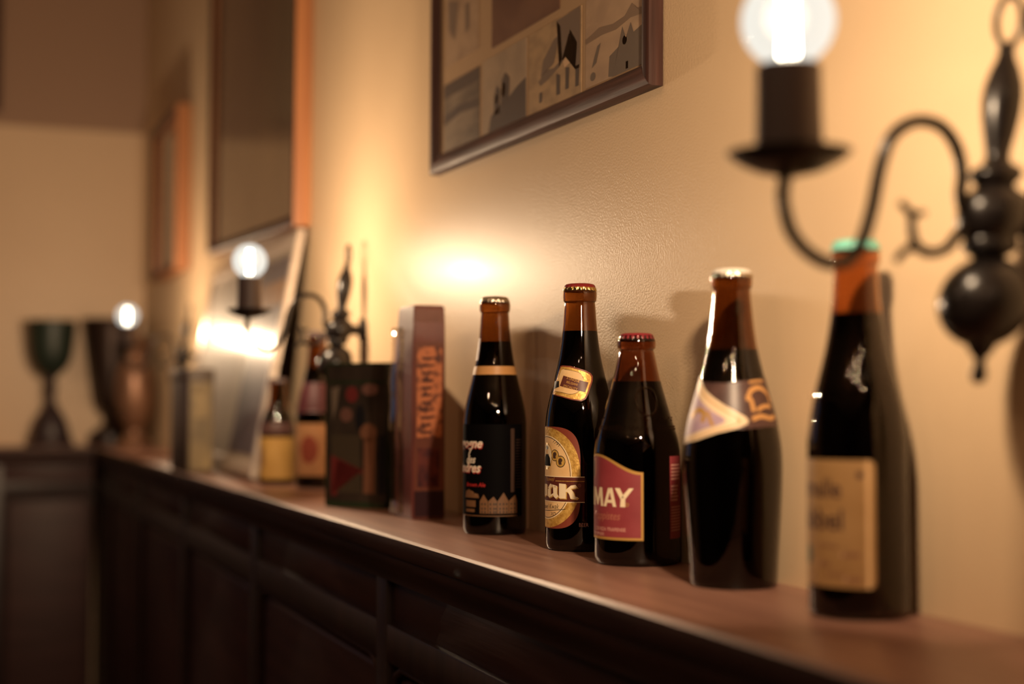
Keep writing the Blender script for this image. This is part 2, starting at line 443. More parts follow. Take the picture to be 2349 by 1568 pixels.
def bottle(name, label, cat_group, pos, prof_mm, fill, glassm, beerm, capr, m_top, m_skirt, cap=True):
    H = prof_mm[-1][1]
    t = thing(name, label, 'bottle', (pos[0], pos[1], SHELF), facing(pos), cat_group)
    outer = [(r / 1000, z / 1000) for r, z in prof_mm]
    o = fine(outer, 5)
    inner = [(max(r - .0013, .0006), z) for r, z in o if z > .0025]
    bm = bmesh.new()
    lathe(bm, [(.0005, 0.0015)] + o + inner[::-1] + [(.0005, .0025)], 64)
    bmobj('glass_body', bm, glassm, t, True, 60)
    fz = fill / 1000
    liq = [(max(r - .0007, .0006), z) for r, z in o if .0016 < z < fz]
    liq = [(.0005, .0014)] + liq + [(interp(o, fz) - .0007, fz), (.0005, fz)]
    bm = bmesh.new(); lathe(bm, liq, 48)
    bmobj('beer', bm, beerm, t, True, 60)
    if cap: crown_cap(t, H / 1000 - .0045, capr / 1000, m_top, m_skirt)
    return t, o

LONG = [(26.5, .3), (28.5, 1.0), (29.6, 4), (30, 8), (30, 30), (30, 60), (30, 95), (29.8, 106), (28.3, 118), (25.2, 132), (21.5, 147), (18.2, 162), (15.9, 177), (14.4, 192), (13.5, 205), (13.2, 208.5), (14.2, 210), (14.6, 213), (14.6, 217), (13.9, 218.6), (13.2, 219), (13.1, 222)]

# --- beer bottle with the white slanting script and the skyline
B1 = (-1.2629, -0.0469)
t, pr = bottle('beer_bottle', 'black-labelled brown bottle with gold skyline print, beside the copper carton', 'beer bottles on the ledge', B1, LONG, 181, M['amber'], M['beer'], 13.6, M['silver'], M['silver'])
R = 30.0
wrap('label', poly2d([rect(-62, 30, 17.5, 103)]), M['blue_black'], t, pr, R, .12, 3)
wrap('neck_band', poly2d([rect(-62, 62, 149.5, 157.5)]), M['tan_band'], t, pr, 20.5, .2, 3, 2)
def px1(X, Y):
    x, y = 1050 + X / 5.806, 960 + Y / 5.806
    s = max(-.985, min(.985, (x - 1133.5) / 72.5))
    return (R * math.asin(s), (1227 - y) / 2.45)
for body, Yb, sz, end, zz in (('Bourgogne', 395, 12.5, -12.6, None), ('Flandres', 720, 12.5, -14.5, None)):
    u, z = px1(300, Yb)
    wrap('lettering', shift(text2d(body, sz, .25, .35, 'RIGHT', .95), end + .6, z - 1.0), M['red_print'], t, pr, R, .2)
    wrap('lettering', shift(text2d(body, sz, .25, .35, 'RIGHT', .95), end, z), M['label_white'], t, pr, R, .26)
u, z = px1(140, 600)
wrap('lettering', shift(text2d('des', 10, .2, .35, 'RIGHT', .9), -20, z), M['label_white'], t, pr, R, .26)
wrap('lettering', join2d(poly2d(stroke([px1(190, 390), px1(150, 480), px1(150, 540), px1(130, 620)], 1.5))), M['label_white'], t, pr, R, .24)
u, z = px1(240, 910)
wrap('lettering', shift(text2d('Brown Ale', 5.2, .1, .2, 'RIGHT'), -9, z), M['red_print'], t, pr, R, .22)
houses = []
for x0, x1, pk, py, sh in ((290, 400, 340, 1010, 1100), (400, 520, 470, 1038, 1100), (520, 670, 600, 985, 1100), (670, 780, 750, 1018, 1095)):
    houses.append([px1(x0, 1262), px1(x1 - 6, 1262), px1(x1 - 6, sh), px1(pk, py), px1(x0, sh)])
houses.append([px1(100, 1060), px1(280, 1060), px1(270, 1010), px1(200, 1000), px1(150, 950), px1(110, 975)])
wrap('skyline_print', poly2d(houses), M['tan_print'], t, pr, R, .2)
win = []
for X in (310, 350, 420, 465, 490, 545, 590, 630, 690, 735):
    for Y in (1125, 1185, 1230):
        win.append([px1(X, Y + 26), px1(X + 17, Y + 26), px1(X + 17, Y), px1(X, Y)])
wrap('skyline_windows', poly2d(win), M['black_print'], t, pr, R, .26)
bl = [[px1(90, 1270), px1(250, 1270), px1(250, 1075), px1(90, 1075)]]
wrap('skyline_print', poly2d([[px1(112, 1180), px1(235, 1180), px1(235, 1095), px1(112, 1095)], [px1(112, 1248), px1(222, 1248), px1(222, 1208), px1(112, 1208)], rect(-55, 23, 17.6, 18.4)]), M['tan_print'], t, pr, R, .2)
wrap('side_print', poly2d([rect(15.5, 19.5, 40, 99)]), M['tan_dim'], t, pr, R, .2)
tl = [rect(21.5, 29, 44 + 2.6 * i, 44.6 + 2.6 * i) for i in range(18)]
wrap('side_text', poly2d(tl), M['tan_dim'], t, pr, R, .22)
wrap('neck_label', poly2d([rect(-30, -19, 163, 184)]), M['redbrown'], t, pr, 18, .2, 2, 3)

# --- beer bottle with the gold oval label
B2 = (-1.1009, -0.0262 - .006)
LONG2 = [(r * .985, z) for r, z in LONG[:-1]] + [(13, 222.5)]
t, pr = bottle('beer_bottle', 'brown bottle with gold oval label and slanted neck label under a dark red cap', 'beer bottles on the ledge', B2, LONG2, 184, M['amber'], M['beer'], 13.6, M['cap_red'], M['goldtin'])
R = 29.6
U0 = -36.5
wrap('label', poly2d([oval(U0, 61, 37.0, 42.5, 4.2, 64)]), M['redbrown'], t, pr, R, .10)
go, gi = oval(U0, 61, 37.0, 42.0, 2.35, 64), oval(U0, 61, 29.6, 35, 2.3, 64)
wrap('gold_border', poly2d(ringpoly(go, gi)), M['gold'], t, pr, R, .16)
wrap('cream_field', poly2d([gi]), M['cream'], t, pr, R, .17)
wrap('rule', poly2d(ringpoly(gi, oval(U0, 61, 29.0, 34.4, 2.3, 64))), M['cream_pale'], t, pr, R, .2)
wrap('rule', poly2d(ringpoly(oval(U0, 61, 28.6, 34.0, 2.3, 64), oval(U0, 61, 28.1, 33.5, 2.3, 64))), M['black_print'], t, pr, R, .2)
wrap('name_band', poly2d([rect(U0 - 40.2, U0 + 40.2, 41, 62)]), M['brown_print'], t, pr, R, .24)
wrap('rule', poly2d([rect(U0 - 40.2, U0 + 40.2, 40.8, 41.4), rect(U0 - 40.2, U0 + 40.2, 61.6, 62.3)]), M['cream_pale'], t, pr, R, .28)
wrap('rule', poly2d([rect(U0 + 14, U0 + 40.2, 58.1, 58.6)]), M['gold'], t, pr, R, .28)
# blackletter-like name, drawn letter by letter
def glyph(polys, x, z, sx, sz): return [[(x + a * sx, z + b * sz) for a, b in p] for p in polys]
GK = [[(0, 0), (.40, 0), (.40, .97), (.0, 1.0)], [(.40, .44), (.5, .44), (.66, .66), (1.0, .74), (.9, .93), (.66, .88), (.40, .60)], [(.5, .44), (.66, .66), (.78, .46), (.86, .16), (1.03, .1), (.94, -.03), (.64, 0), (.58, .26)]]
GA = [[(0, .12), (.16, 0), (.34, .06), (.34, .66), (.14, .66), (0, .56)], [(0, .66), (.34, .66), (.62, .92), (.3, .98)], [(.3, .98), (.62, .92), (.98, .84), (.86, .74), (.6, .74)], [(.58, .84), (.94, .84), (.94, .3), (.62, .3)], [(.62, .3), (.94, .3), (1.06, .14), (.84, -.04), (.62, .12)], [(.34, .2), (.62, .34), (.62, .22), (.36, .06)]]
GW = [[(0, .1), (.18, 0), (.32, .08), (.32, .92), (.0, .98)], [(.18, 0), (.5, .16), (.5, .28), (.32, .16)], [(.4, .1), (.58, 0), (.72, .1), (.72, .92), (.42, .98)], [(.58, 0), (.94, .2), (.94, .34), (.7, .16)], [(.8, .2), (1.0, .12), (1.0, .95), (.76, .98)]]
def name_letters(dx, dz, k=1.0):
    return (glyph(GK, -70 + dx, 44 + dz, 15.5, 12) + glyph(GW, -53 + dx, 44 + dz, 18, 11.5) + glyph(GA, -33.5 + dx, 44 + dz, 13.6, 12) + glyph(GK, -18.6 + dx, 44 + dz, 16.4, 12.4))
wrap('lettering', poly2d(name_letters(.9, -.7)), M['gold'], t, pr, R, .29)
wrap('lettering', poly2d(name_letters(0, 0)), M['cream_pale'], t, pr, R, .34)
wrap('lettering', poly2d(ringpoly(oval(1.6 - 2.2, 55, 1.3, 1.3, 2, 20), oval(1.6 - 2.2, 55, 1.0, 1.0, 2, 20))), M['faint'], t, pr, R, .3)
wrap('lettering', shift(text2d('R', 1.6, 0, 0), -.6, 54.5), M['faint'], t, pr, R, .31)
wrap('lettering', shift(text2d('Pauwel', 5, .0, .35, 'RIGHT'), U0 + 12, 58.0), M['gold_flat'], t, pr, R, .31)
wrap('lettering', shift(text2d('1791', 4.6, .0, .3), -22.6, 88.5, -.5), M['black_print'], t, pr, R, .22)
# portrait oval and two coins
wrap('portrait_oval', poly2d([oval(-36, 78.5, 9.5, 11.2, 2.2, 32)]), M['gold'], t, pr, R, .2)
wrap('portrait_oval', poly2d([oval(-36, 78.5, 8.4, 10.2, 2.2, 32)]), M['cream_pale'], t, pr, R, .22)
bust = [[(-43.5, 70.5), (-29, 70.5), (-30, 77), (-33, 80.5), (-39, 80.5), (-42.5, 77)]]
wrap('portrait_figure', poly2d(bust), M['blue_black'], t, pr, R, .24)
wrap('portrait_figure', poly2d([oval(-36, 83.2, 2.6, 3.4, 2, 20)]), M['cream'], t, pr, R, .25)
wrap('portrait_figure', poly2d([oval(-36, 85.6, 2.9, 1.7, 2, 20)]), M['black_print'], t, pr, R, .26)
for cx, cz, r_ in ((-23.4, 79.5, 4.6), (-17.3, 74.5, 4.7)):
    wrap('coin', poly2d([oval(cx, cz, r_ * 1.02, r_ * 1.05, 2, 28)]), M['black_print'], t, pr, R, .22)
    wrap('coin', poly2d([oval(cx, cz, r_ * .9, r_ * .93, 2, 28)]), M['gold'], t, pr, R, .25)
    wrap('coin_head', poly2d([[(cx - 1.6, cz - 2.6), (cx + 1.4, cz - 2.6), (cx + 1.0, cz - .6), (cx + 2.0, cz + .6), (cx + 1.6, cz + 2.2), (cx, cz + 2.9), (cx - 1.8, cz + 2.0), (cx - 2.2, cz)]]), M['tan_dim'], t, pr, R, .28)
wrap('signature', shift(text2d('Pauwel Kwak', 6.2, -.02, .4, 'RIGHT', .85), -19.5, 35.2, .04), M['black_print'], t, pr, R, .22)
wrap('signature', poly2d(stroke([(-46, 32.6), (-30, 33.4), (-12.6, 35.2)], .5)), M['black_print'], t, pr, R, .22)
wrap('signature', shift(text2d('XD', 4.4, -.02, .2), -25.6, 29.3), M['black_print'], t, pr, R, .22)
wrap('lettering', shift(text2d('BEER', 4.4, -.02, 0, 'LEFT', .85), -1.2, 21.0), M['pinkish'], t, pr, R, .22)
# slanted neck label
def neckpx(X, Y):
    x, y = 1270 + X / 12.06, 810 + Y / 12.06
    z = (1259 - y) / 2.74
    r = interp(pr, z / 1000) * 1000
    s = max(-.97, min(.97, (x - 1346.5) / (r * 2.74)))
    return (22 * math.asin(s), z)
def npoly(pts): return [neckpx(*p) for p in pts]
out = [(165, 1105), (420, 1180), (700, 1260), (960, 1300), (1080, 1240), (1130, 1150), (1200, 950), (1270, 740), (1275, 610), (1220, 520), (1090, 450), (900, 390), (660, 320), (440, 300), (380, 320), (330, 480), (250, 760)]
mid = [(180, 1090), (420, 1150), (700, 1228), (950, 1262), (1050, 1200), (1090, 1120), (1160, 930), (1230, 730), (1235, 630), (1190, 560), (1070, 490), (890, 430), (660, 362), (450, 335), (400, 350), (345, 500), (265, 760)]
left = [(-24.0, 62)]
def closed_left(pts, z0, z1): return npoly(pts)
wrap('neck_label', poly2d([npoly(out)]), M['redbrown'], t, pr, 22, .12, 1.5, 3)
wrap('neck_label', poly2d([npoly(mid)]), M['gold'], t, pr, 22, .18, 1.5, 3)
fld = [(215, 1020), (420, 1050), (560, 1090), (690, 1100), (800, 1080), (880, 1030), (905, 1000), (960, 850), (1020, 690), (980, 600), (920, 530), (860, 490), (660, 440), (480, 410), (420, 420), (330, 640), (260, 830)]
wrap('neck_field', poly2d([npoly(fld)]), M['cream'], t, pr, 22, .22, 1.5, 3)
wrap('neck_rule', poly2d([x for x in stroke(npoly([(490, 412), (660, 442), (860, 492), (960, 560), (1025, 690)]), .28)] + [x for x in stroke(npoly([(230, 1020), (420, 1050), (560, 1090), (690, 1100), (800, 1080), (905, 1010)]), .28)]), M['black_print'], t, pr, 22, .26, 1.5, 3)
wrap('neck_ribbon', poly2d([npoly([(470, 585), (1155, 778), (1065, 1050), (370, 870)])]), M['brown_print'], t, pr, 22, .26, 1.5, 3)
for s_, X, Y in (('A UNIQUE', 730, 735), ('BELGIAN', 700, 835), ('SPECIALITY', 650, 945)):
    u, z = neckpx(X, Y)
    wrap('lettering', shift(text2d(s_, 2.6, .01, 0, 'CENTER', .95), u - .4, z + .15, -.27), M['gold_flat'], t, pr, 22, .3, 1.5, 3)
wrap('neck_medal', poly2d([npoly([(230, 740), (350, 735), (350, 900), (200, 960)])]), M['black_print'], t, pr, 22, .26, 1.5, 3)

# --- squat bottle with the wine-red label
B3 = (-0.9904, -0.0345)
SQ = [(28.5, .3), (31, 1.2), (32.6, 4), (33.2, 9), (33.2, 40), (33.2, 78), (32.9, 88), (31.6, 96), (29.2, 104), (26.2, 114), (23, 125), (19.8, 136), (17, 147), (14.9, 157), (13.6, 163), (13.2, 164.5), (14.6, 166), (15.0, 168.5), (14.7, 172), (13.6, 173.5), (13.2, 175.6)]
t, pr = bottle('beer_bottle', 'squat brown bottle with wine-red label and maroon cap', 'beer bottles on the ledge', B3, SQ, 140, M['amber_red'], M['beer'], 13.7, M['cap_maroon'], M['cap_maroon'])
R = 33.2
def ogee(off=0.0):
    top = []
    for k in range(41):
        s = -1 + 2 * k / 40
        a = abs(s)
        zt = 71.2 + (84.5 - 71.2) * (0.5 + 0.5 * math.cos(PI * min(1, a ** 1.15)))
        top.append((-38.5 + s * (43.3 - off), zt - off))
    return [(-38.5 - 43.3 + off, 20 + off), (-38.5 + 43.3 - off, 20 + off)] + top[::-1]
wrap('label', poly2d([ogee(0)]), M['gold_flat'], t, pr, R, .12, 2, 6)
wrap('label_field', poly2d([ogee(1.9)]), M['wine'], t, pr, R, .17, 2, 6)
GC = {'C': [[(.95, .78), (.8, 1.0), (.4, 1.0), (.0, .6), (.0, .4), (.28, .4), (.3, .6), (.5, .78), (.75, .72)], [(0, .4), (.28, .4), (.5, .22), (.75, .28), (.95, .2), (.8, 0), (.4, 0)]],
      'H': [[(0, 0), (.27, 0), (.27, 1), (0, 1)], [(.68, 0), (.95, 0), (.95, 1), (.68, 1)], [(.27, .42), (.68, .42), (.68, .58), (.27, .58)]],
      'I': [[(0, 0), (1, 0), (1, 1), (0, 1)]],
      'M': [[(0, 0), (.2, 0), (.3, 1), (.08, 1)], [(.8, 0), (1, 0), (.92, 1), (.7, 1)], [(.08, 1), (.3, 1), (.58, .3), (.44, .05)], [(.92, 1), (.7, 1), (.44, .05), (.56, .05)]],
      'A': [[(0, 0), (.24, 0), (.62, 1), (.4, 1)], [(.76, 0), (1, 0), (.72, 1), (.4, 1), (.5, .86)], [(.26, .2), (.82, .2), (.78, .36), (.32, .36)]],
      'Y': [[(0, 1), (.28, 1), (.56, .46), (.32, .42)], [(.34, .5), (.58, .5), (.58, 0), (.3, 0)], [(.34, .5), (.58, .42), (1.02, 1), (.78, 1)]]}
L = glyph(GC['C'], -80, 45, 12, 14) + glyph(GC['H'], -66, 45, 13, 14) + glyph(GC['I'], -50.2, 45, 3.6, 14) + glyph(GC['M'], -45, 45, 16, 14.2) + glyph(GC['A'], -28.6, 45, 12.4, 14.2) + glyph(GC['Y'], -17.4, 45, 14.6, 14.2)
wrap('lettering', poly2d(L), M['cream_pale'], t, pr, R, .23)
wrap('lettering', join2d(poly2d(ringpoly(oval(-7.6, 46.8, 1.5, 1.5, 2, 20), oval(-7.6, 46.8, 1.1, 1.1, 2, 20))), shift(text2d('R', 2), -7.6, 46.1)), M['gold_flat'], t, pr, R, .23)
wrap('lettering', shift(text2d('Trappistes', 8.6, .02, .3, 'RIGHT', .86), -13.4, 35.2), M['faint'], t, pr, R, .23)
wrap('lettering', shift(text2d('CERVEZA TRAPENSE', 3.6, .07, 0, 'RIGHT', .98), -8.6, 26.6), M['pinkish'], t, pr, R, .23)
wrap('lettering', shift(text2d('TRAPPIST BEER', 3.2, .06, 0, 'RIGHT', .95), -28, 22.8), M['pinkish'], t, pr, R, .23)
wrap('crest', poly2d([[(-46, 80), (-38.5, 82), (-31 - 8, 80), (-31 - 8, 70), (-42.5, 65), (-46, 70)]]), M['faint'], t, pr, R, .23)
wrap('crest', poly2d([rect(-47.5, -42.8, 66.5, 79.5, 2)]), M['tan_dim'], t, pr, R, .24)
wrap('back_label', poly2d([rect(28, 70, 20.5, 83)]), M['wine'], t, pr, R, .14)
bt = [rect(29.4, 44 - .25 * i + (i % 3), 75.5 - 2.6 * i, 76.9 - 2.6 * i) for i in range(5)] + [rect(29.4, 40 - (i % 3), 59.5 - 2.6 * i, 60.9 - 2.6 * i) for i in range(5)] + [rect(29.4, 48, 44 - 2.2 * i, 44.8 - 2.2 * i) for i in range(9)]
wrap('back_text', poly2d(bt), M['pinkish'], t, pr, R, .2)
# raised glass medallion on the shoulder
bm = bmesh.new()
pth = []
for k in range(28):
    a = 2 * PI * k / 28
    z = .1245 + .0105 * math.sin(a); r = interp(pr, z) + .0002
    ang = .33 + .0085 * math.cos(a) / r
    pth.append(Vector((r * math.sin(ang), -r * math.cos(ang), z)))
tube(bm, pth, .0009, 6, True)
bmobj('glass_emblem', bm, M['amber_red'], t, True)

bm = bmesh.new()
for k in range(52):
    a = -1.4 + 2.9 * k / 51
    z = .1035 + .0018 * (k % 2); r = interp(pr, z)
    for dz in (0.0, .0042):
        if dz and k % 3: continue
        c_ = Vector((r * math.sin(a), -r * math.cos(a), z + dz * 1.6)); c_.x *= interp(pr, c_.z) / r; c_.y *= interp(pr, c_.z) / r
        bmesh.ops.create_icosphere(bm, subdivisions=1, radius=.00085, matrix=Matrix.Translation(c_))
o = bmobj('raised_glass_lettering', bm, M['amber_red'], t, True); o['kind'] = 'stuff'

# --- skittle-shaped bottle with the lozenge label
B4 = (-0.8467, -0.0345)
SK = [(27.2, .3), (28.6, 1.5), (29.3, 5), (30, 20), (31.6, 45), (33.0, 66), (33.6, 80), (33.2, 92), (31.6, 104), (29.0, 116), (25.6, 128), (22, 141), (18.8, 154), (16.4, 166), (14.8, 178), (13.6, 190), (13, 198), (12.9, 201), (13.7, 202.5), (14.0, 205), (14.0, 209), (13.2, 211), (13, 213.5)]
t, pr = bottle('beer_bottle', 'skittle-shaped dark bottle with ivory and lilac lozenge label, silver cap', 'beer bottles on the ledge', B4, SK, 160, M['amber'], M['beer'], 13.8, M['cap_white'], M['silver'])
RR = 30.0
def az(a, z): return (RR * a, z)
wrap('collar_label', poly2d([[az(-2.6, 140), az(-1.2, 138), az(-.2, 137), az(.7, 139.5), az(2.0, 142), az(2.0, 109), az(.9, 108), az(.2, 106.5), az(-.5, 107), az(-2.6, 107)][::-1]]), M['collar'], t, pr, RR, .12, 2, 3)
sq = []
for pts, wd in (([(.42, 128), (.55, 132.5), (.85, 134), (1.15, 130), (1.2, 124)], 3.2), ([(.35, 127), (.48, 126), (.52, 118)], 3.4), ([(.62, 119), (.85, 121.5), (1.15, 121.5)], 2.6), ([(.45, 113), (.7, 115), (1.0, 113.5), (1.25, 115)], 3.0), ([(.5, 137.5), (.8, 138.5), (1.1, 138.5)], 1.6)):
    sq += stroke([az(*p) for p in pts], wd)
wrap('collar_print', poly2d(sq), M['tan_band'], t, pr, RR, .2, 2, 3)
A0 = -1.35
def loz(k):
    c = Vector((A0, 112.5))
    pts = [(.33, 110), (.36, 112), (.3, 114.5), (-.2, 122.5), (-.75, 131.5), (-1.2, 140.5), (-1.35, 143), (-1.5, 140.5), (-1.95, 131.5), (-2.5, 122.5), (-3.0, 114.5), (-3.06, 112), (-3.03, 110), (-2.6, 105.5), (-1.9, 98.5), (-1.35, 95.5), (-.8, 98.8), (-.3, 104), (.1, 107)]
    return [az(c.x + (a - c.x) * k, c.y + (z - c.y) * k) for a, z in pts][::-1]
wrap('lozenge_label', poly2d([loz(1.0)]), M['ivory'], t, pr, RR, .26, 2, 3)
wrap('lozenge_field', poly2d([loz(.7)]), M['purple'], t, pr, RR, .33, 2, 3)
wrap('lozenge_print', poly2d(ringpoly(loz(.9), loz(.86))), M['tan_band'], t, pr, RR, .3, 2, 3)
fish = [stroke([az(-1.15, 114), az(-.95, 119), az(-.7, 117), az(-.72, 111)], 3.6), stroke([az(-.6, 118), az(-.5, 112), az(-.42, 108.5)], 2.4)]
wrap('lozenge_print', poly2d(sum(fish, [])), M['gold_flat'], t, pr, RR, .38, 2, 3)
bm = bmesh.new()

# --- near bottle with the parchment label
B5 = (-0.7042, -0.0345)
NB = [(26, .3), (27.8, 1.2), (28.7, 4), (29, 8), (29, 60), (29, 97), (28.6, 105), (27, 117), (24.4, 130), (21.2, 143), (18.2, 156), (16, 168), (14.4, 180), (13.5, 192), (13.1, 201), (13.0, 205), (14, 206.5), (14.3, 209), (14.2, 213), (13.3, 215), (13.1, 218.5)]
t, pr = bottle('beer_bottle', 'brown bottle with parchment label and teal cap, behind the nearest sconce arm', 'beer bottles on the ledge', B5, NB, 177, M['amber_light'], M['beer_red'], 13.8, M['cap_teal'], M['cap_teal'])
R = 29.0
wrap('label', poly2d([rect(-72, 10, 18.5, 91.5, 4)]), M['parchment'], t, pr, R, .14)
wrap('lettering', shift(text2d('westmalle', 15, .25, 0, 'RIGHT', .86), -9.5, 70), M['parch_ink'], t, pr, R, .22)
wrap('lettering', shift(text2d('dubbel', 17, .3, 0, 'RIGHT', .9), -8.0, 51.5), M['parch_ink'], t, pr, R, .22)
wrap('label_print', poly2d([oval(1.0, 83, 2.0, 2.0, 2, 20)]), M['parch_ink'], t, pr, R, .22)
wrap('label_print', poly2d([oval(-37, 36, 5, 6, 2, 20)]), M['green_ink'], t, pr, R, .22)
wrap('label_print', poly2d([rect(-25, -12, 41, 43), rect(-10, 1, 36, 39), rect(-26, -17, 30, 33), rect(-19, -8, 25, 27), rect(-8, 2, 22, 25)]), M['parch_faint'], t, pr, R, .22)

# --- the two bottles behind the tin
B6 = (-2.112, -0.066)
SM = [(25, .3), (27.5, 1.2), (28.6, 5), (28.6, 40), (28.6, 82), (28, 92), (25.5, 102), (21.5, 112), (17.5, 122), (15.2, 132), (14, 145), (13.6, 155), (14.4, 156.5), (14.6, 159), (14.4, 163), (13.4, 165), (13.2, 168)]
SM = [(r * .93, z * .93) for r, z in SM]
t, pr = bottle('beer_bottle', 'small brown bottle with plain yellow label, left of the green tin', 'beer bottles on the ledge', B6, SM, 110, M['amber'], M['beer'], 13.7, M['tube'], M['tube'])
wrap('label', poly2d([rect(-64, 34, 8, 70)]), M['yellow'], t, pr, 26.6, .15, 3)
wrap('label_print', poly2d([rect(-30, -22, 26, 54, 3), rect(-42, -33, 18, 60)]), M['tan_print'], t, pr, 26.6, .22, 3)
wrap('shoulder_label', poly2d([rect(-56, 24, 74, 92)]), M['collar'], t, pr, 24, .2, 3, 3)
B7 = (-2.003, -0.033)
t, pr = bottle('beer_bottle', 'tall bottle with maroon neck label half hidden behind the green tin', 'beer bottles on the ledge', B7, LONG2, 172, M['amber'], M['beer'], 13.6, M['tube'], M['tube'])
wrap('label', poly2d([rect(-60, 40, 18, 92)]), M['orange'], t, pr, 29.6, .15, 3)
wrap('neck_label', poly2d([rect(-40, 30, 108, 150)]), M['maroon'], t, pr, 24, .2, 2, 3)
wrap('label_print', poly2d([oval(-12, 55, 14, 20, 2, 24)]), M['redbrown'], t, pr, 29.6, .2, 3)

# ------------------------------------------------------------------ copper-coloured carton
def carton():
    t = thing('carton', 'tall narrow copper-coloured carton in clear wrap, left of the black-labelled bottle', 'carton', (-1.428, -0.076, SHELF))
    m_side = noisy('carton_print', (0.1, 0.02, 0.02), (0.2, 0.05, 0.035), 26, 0.3, (1, 1, .6), coat=0.6, coatr=0.08)
    m_face = noisy('carton_face_print', (0.11, 0.03, 0.02), (0.2, 0.06, 0.035), 30, 0.32, (1, 1, .5), coat=0.5, coatr=0.1)
    m_or = noisy('carton_orange_print', (0.1, 0.028, 0.018), (0.52, 0.17, 0.07), 120, 0.35, (1, 1, .75), detail=2, lo=.36, hi=.52)
    m_dk = plain('carton_dark_print', (0.03, 0.008, 0.012), 0.3, coat=0.5)
    # local: near vertical edge at x=0,y=0; body goes to -x (along the wall) and +y (to the wall)
    bm = bmesh.new()
    rows = [(0, 0, 0), (.03, 0, 0), (.16, .000, .0), (.205, -.0005, .004), (.226, .001, .006)]
    rings = []
    for z, e, tp in rows:
        x0, x1, y0, y1 = -.062 + tp * 1.2, 0 - e, 0 + tp * .35, .037 - tp * .1
        rings.append([bm.verts.new((x, y, z)) for x, y in ((x0, y0), (x1, y0), (x1, y1), (x0, y1))])
    for a, b in zip(rings, rings[1:]):
        for i in range(4):
            j = (i + 1) % 4; bm.faces.new((a[i], a[j], b[j], b[i]))
    bm.faces.new(rings[0][::-1]); bm.faces.new(rings[-1])
    bmesh.ops.bevel(bm, geom=bm.edges[:], offset=.0015, segments=2, affect='EDGES')
    bmobj('body', bm, m_side, t, True, 30)
    def panel(nm, y0, y1, z0, z1, m, off=.0004):
        bm = bmesh.new(); box(bm, -.0004, off, y0, y1, z0, z1, .00015, 1); return bmobj(nm, bm, m, t)
    panel('end_panel', .0025, .0355, .002, .222, m_face, .0003)
    panel('printed_panel', .005, .033, .086, .182, m_or, .0006)
    panel('dark_panel', .0025, .0355, .003, .03, m_dk, .0007)
    panel('printed_panel', .006, .03, .034, .075, noisy('carton_red_print', (0.05, 0.008, 0.012), (0.16, 0.03, 0.02), 70, 0.35, (1, 1, .8), lo=.4, hi=.65), .0006)
    g = []
    for k in range(11):
        z = .09 + k * .0078
        g += [[(rnd.uniform(.008, .012), z), (rnd.uniform(.018, .024), z + rnd.uniform(-.001, .001)), (rnd.uniform(.022, .03), z + .003), (rnd.uniform(.009, .013), z + .0026)]]
    bm = bmesh.new()
    for p in g: bm.faces.new([bm.verts.new((.0009, y, z)) for y, z in p])
    bmobj('ornament_print', bm, m_dk, t)
    # clear wrap: a pinched fin standing out along the room side
    bm = bmesh.new()
    P = [(-.03, -.0006), (-.045, -.0032), (-.06, -.006), (-.0655, -.0045), (-.0655, .004)]
    nz = 14; rows = []
    for i in range(nz + 1):
        z = .004 + .2 * i / nz
        wv = .0012 * math.sin(i * 1.7) + .001 * math.sin(i * .6)
        k = 1 - .5 * max(0, (i / nz - .75) / .25)
        rows.append([bm.verts.new((x + wv, y * k + wv * .5, z)) for x, y in P])
    for a, b in zip(rows, rows[1:]):
        for i in range(len(P) - 1): bm.faces.new((a[i], a[i + 1], b[i + 1], b[i]))
    o = bmobj('clear_wrap', bm, pane_mat('clear_wrap_film', (.96, .93, .9), 1.5, .05), t, True)
    md = o.modifiers.new('thick', 'SOLIDIFY'); md.thickness = .0003
carton()

